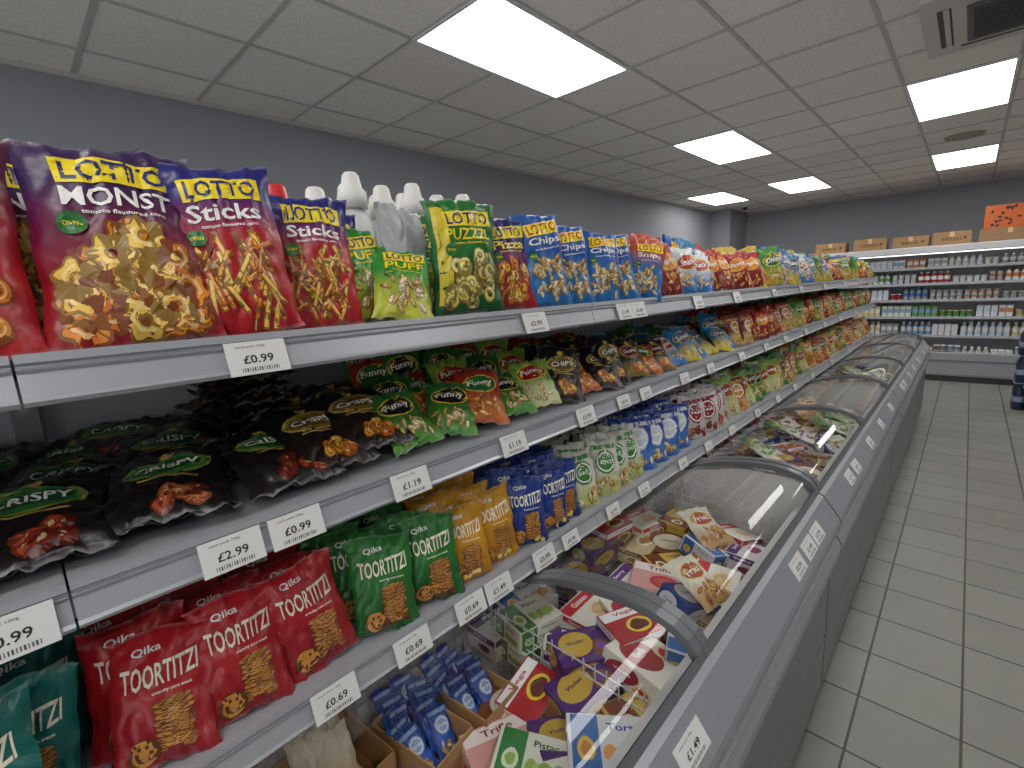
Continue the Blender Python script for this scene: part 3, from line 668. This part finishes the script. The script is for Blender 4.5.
for k,zz in enumerate(lev):
    x_=FX0+.06; hh=(lev[k+1]-zz if k<5 else .2)
    while x_<FX1-.12:
        kind=random.choice(['bottle','tub','pack','tub2']) if k not in(1,) else random.choice(['bottle','bottle','pack'])
        c=C(random.choice(pal)); c2=C(random.choice(pal)); n=random.randint(2,5); yy0=FY+.34 if k else FY+.2
        for q in range(n):
            if x_>FX1-.12: break
            if abs(x_-.88)<.06: x_+=.12; continue
            for row in range(2):
                yy=yy0+row*.11
                if kind=='bottle':
                    h=min(.2,hh-.06); mb.lathe(x_+.035,yy,[(.033,zz+.001,c),(.034,zz+.02,c),(.034,zz+h*.3,c),(.0345,zz+h*.31,c2),(.0345,zz+h*.6,c2),(.034,zz+h*.62,c),(.015,zz+h*.84,c),(.017,zz+h*.85,c2),(.017,zz+h,c2)],10)
                elif kind=='tub':
                    for s_ in range(max(1,int((hh-.07)/.075))): mb.lathe(x_+.035,yy,[(.026,zz+.001+s_*.075,c),(.033,zz+.06+s_*.075,c2),(.036,zz+.062+s_*.075,W1),(.036,zz+.068+s_*.075,W1)],10)
                elif kind=='tub2':
                    mb.lathe(x_+.035,yy,[(.03,zz+.001,c),(.036,zz+.09,c),(.038,zz+.092,c2),(.038,zz+.10,c2)],10)
                else:
                    h=min(.17,hh-.07); mb.cbox(x_+.002,x_+.068,yy-.03,yy+.03,zz+.001,zz+h,.004,c); mb.box(x_+.006,x_+.064,yy-.0308,yy-.0302,zz+h*.4,zz+h*.75,c2)
            x_+=.075
        x_+=R(.0,.03)
obj('dairy_products',mb.build('dp',M_card),e)
def cbx(name,x,y,z,sx,sy,sz,col,spots=None,mark=None):
    mb=MB(); c=C(col); mb.cbox(-sx/2,sx/2,-sy/2,sy/2,0,sz,.004,c)
    tp=lambda a,b,l=1: Vector((a,b,sz+.0006*l)); fr=lambda a,b,l=1: Vector((a,-sy/2-.0006*l,b+sz/2)); sl=lambda a,b,l=1: Vector((-sx/2-.0006*l,-a,b+sz/2))
    Q(mb,tp,0,0,sx*.98,.05,C('#c9a878'),1)
    if spots:
        for f,w_ in ((fr,sx),(sl,sy)):
            for i in range(16): E(mb,f,R(-.42,.42)*w_,R(-.4,.4)*sz,.026,.014,C(spots),2+i*.1,R(0,3),10,1,.1)
    else: Q(mb,fr,0,sz*.3,.05,sz*.38,C('#c9a878'),1)
    if mark: T(mb,fr,mark,0,-sz*.05,sx*.5,sz*.25,C('#5b3a1c'),2); E(mb,fr,sx*.34,0,.02,.02,C('#5b3a1c'),2)
    obj(name,mb.build(name,M_card),None,Matrix.Translation((x,y,z)))
for i,x_ in enumerate([-1.78,-1.24,-.73,-.26]): cbx('cardboard_box',x_,9.98,2.001,.43,.32,.17+.02*(i%2),'#96714a',None,'FRESH' if i%2 else 'MILK')
cbx('cardboard_box',.34,9.98,2.001,.62,.36,.18,'#8c6a46'); cbx('orange_printed_box',.34,9.98,2.183,.55,.34,.31,'#c0561a','#1c1a1a')

mb=MB(); bb=C('#1a2840'); cc=C('#123a8a'); lb=C('#7f94ac')
for lay in range(3):
    z0=.002+lay*.318
    for i in range(3):
        for j in range(3):
            mb.lathe(.53+i*.092,7.95+j*.092,[(.04,z0,bb),(.045,z0+.01,bb),(.045,z0+.09,bb),(.0455,z0+.1,lb),(.0455,z0+.15,lb),(.045,z0+.16,bb),(.043,z0+.22,bb),(.015,z0+.285,bb),(.017,z0+.287,cc),(.017,z0+.31,cc)],14)
    if lay<2: mb.box(.48,.77,7.9,8.19,z0+.3115,z0+.3155,C('#8a9ab0'))
obj('bottled_water_stack',mb.build('wb',M_plain))

# ------------------------------------------------------------ world & camera
w=D.worlds.new('w'); SC.world=w; w.use_nodes=True; w.node_tree.nodes['Background'].inputs[0].default_value=(.95,.98,1,1); w.node_tree.nodes['Background'].inputs[1].default_value=1.7  # even daylight, reaches the room through the added front window
cam=D.cameras.new('camera'); cam.sensor_width=36; cam.lens=477.35/1024*36; cam.clip_start=.02
co=D.objects.new('camera',cam); SC.collection.objects.link(co)
r=Vector((.7282,.6835,-.0504)).normalized(); bk=Vector((.6789,-.7093,.1898)); bk=(bk-r*bk.dot(r)).normalized(); up=bk.cross(r)
M=Matrix((r,up,bk)).transposed().to_4x4(); M.translation=(0,0,CAMH); co.matrix_world=M
SC.camera=co
SC.view_settings.view_transform='Standard'
SC.view_settings.exposure=-.12
SC.view_settings.gamma=1.09
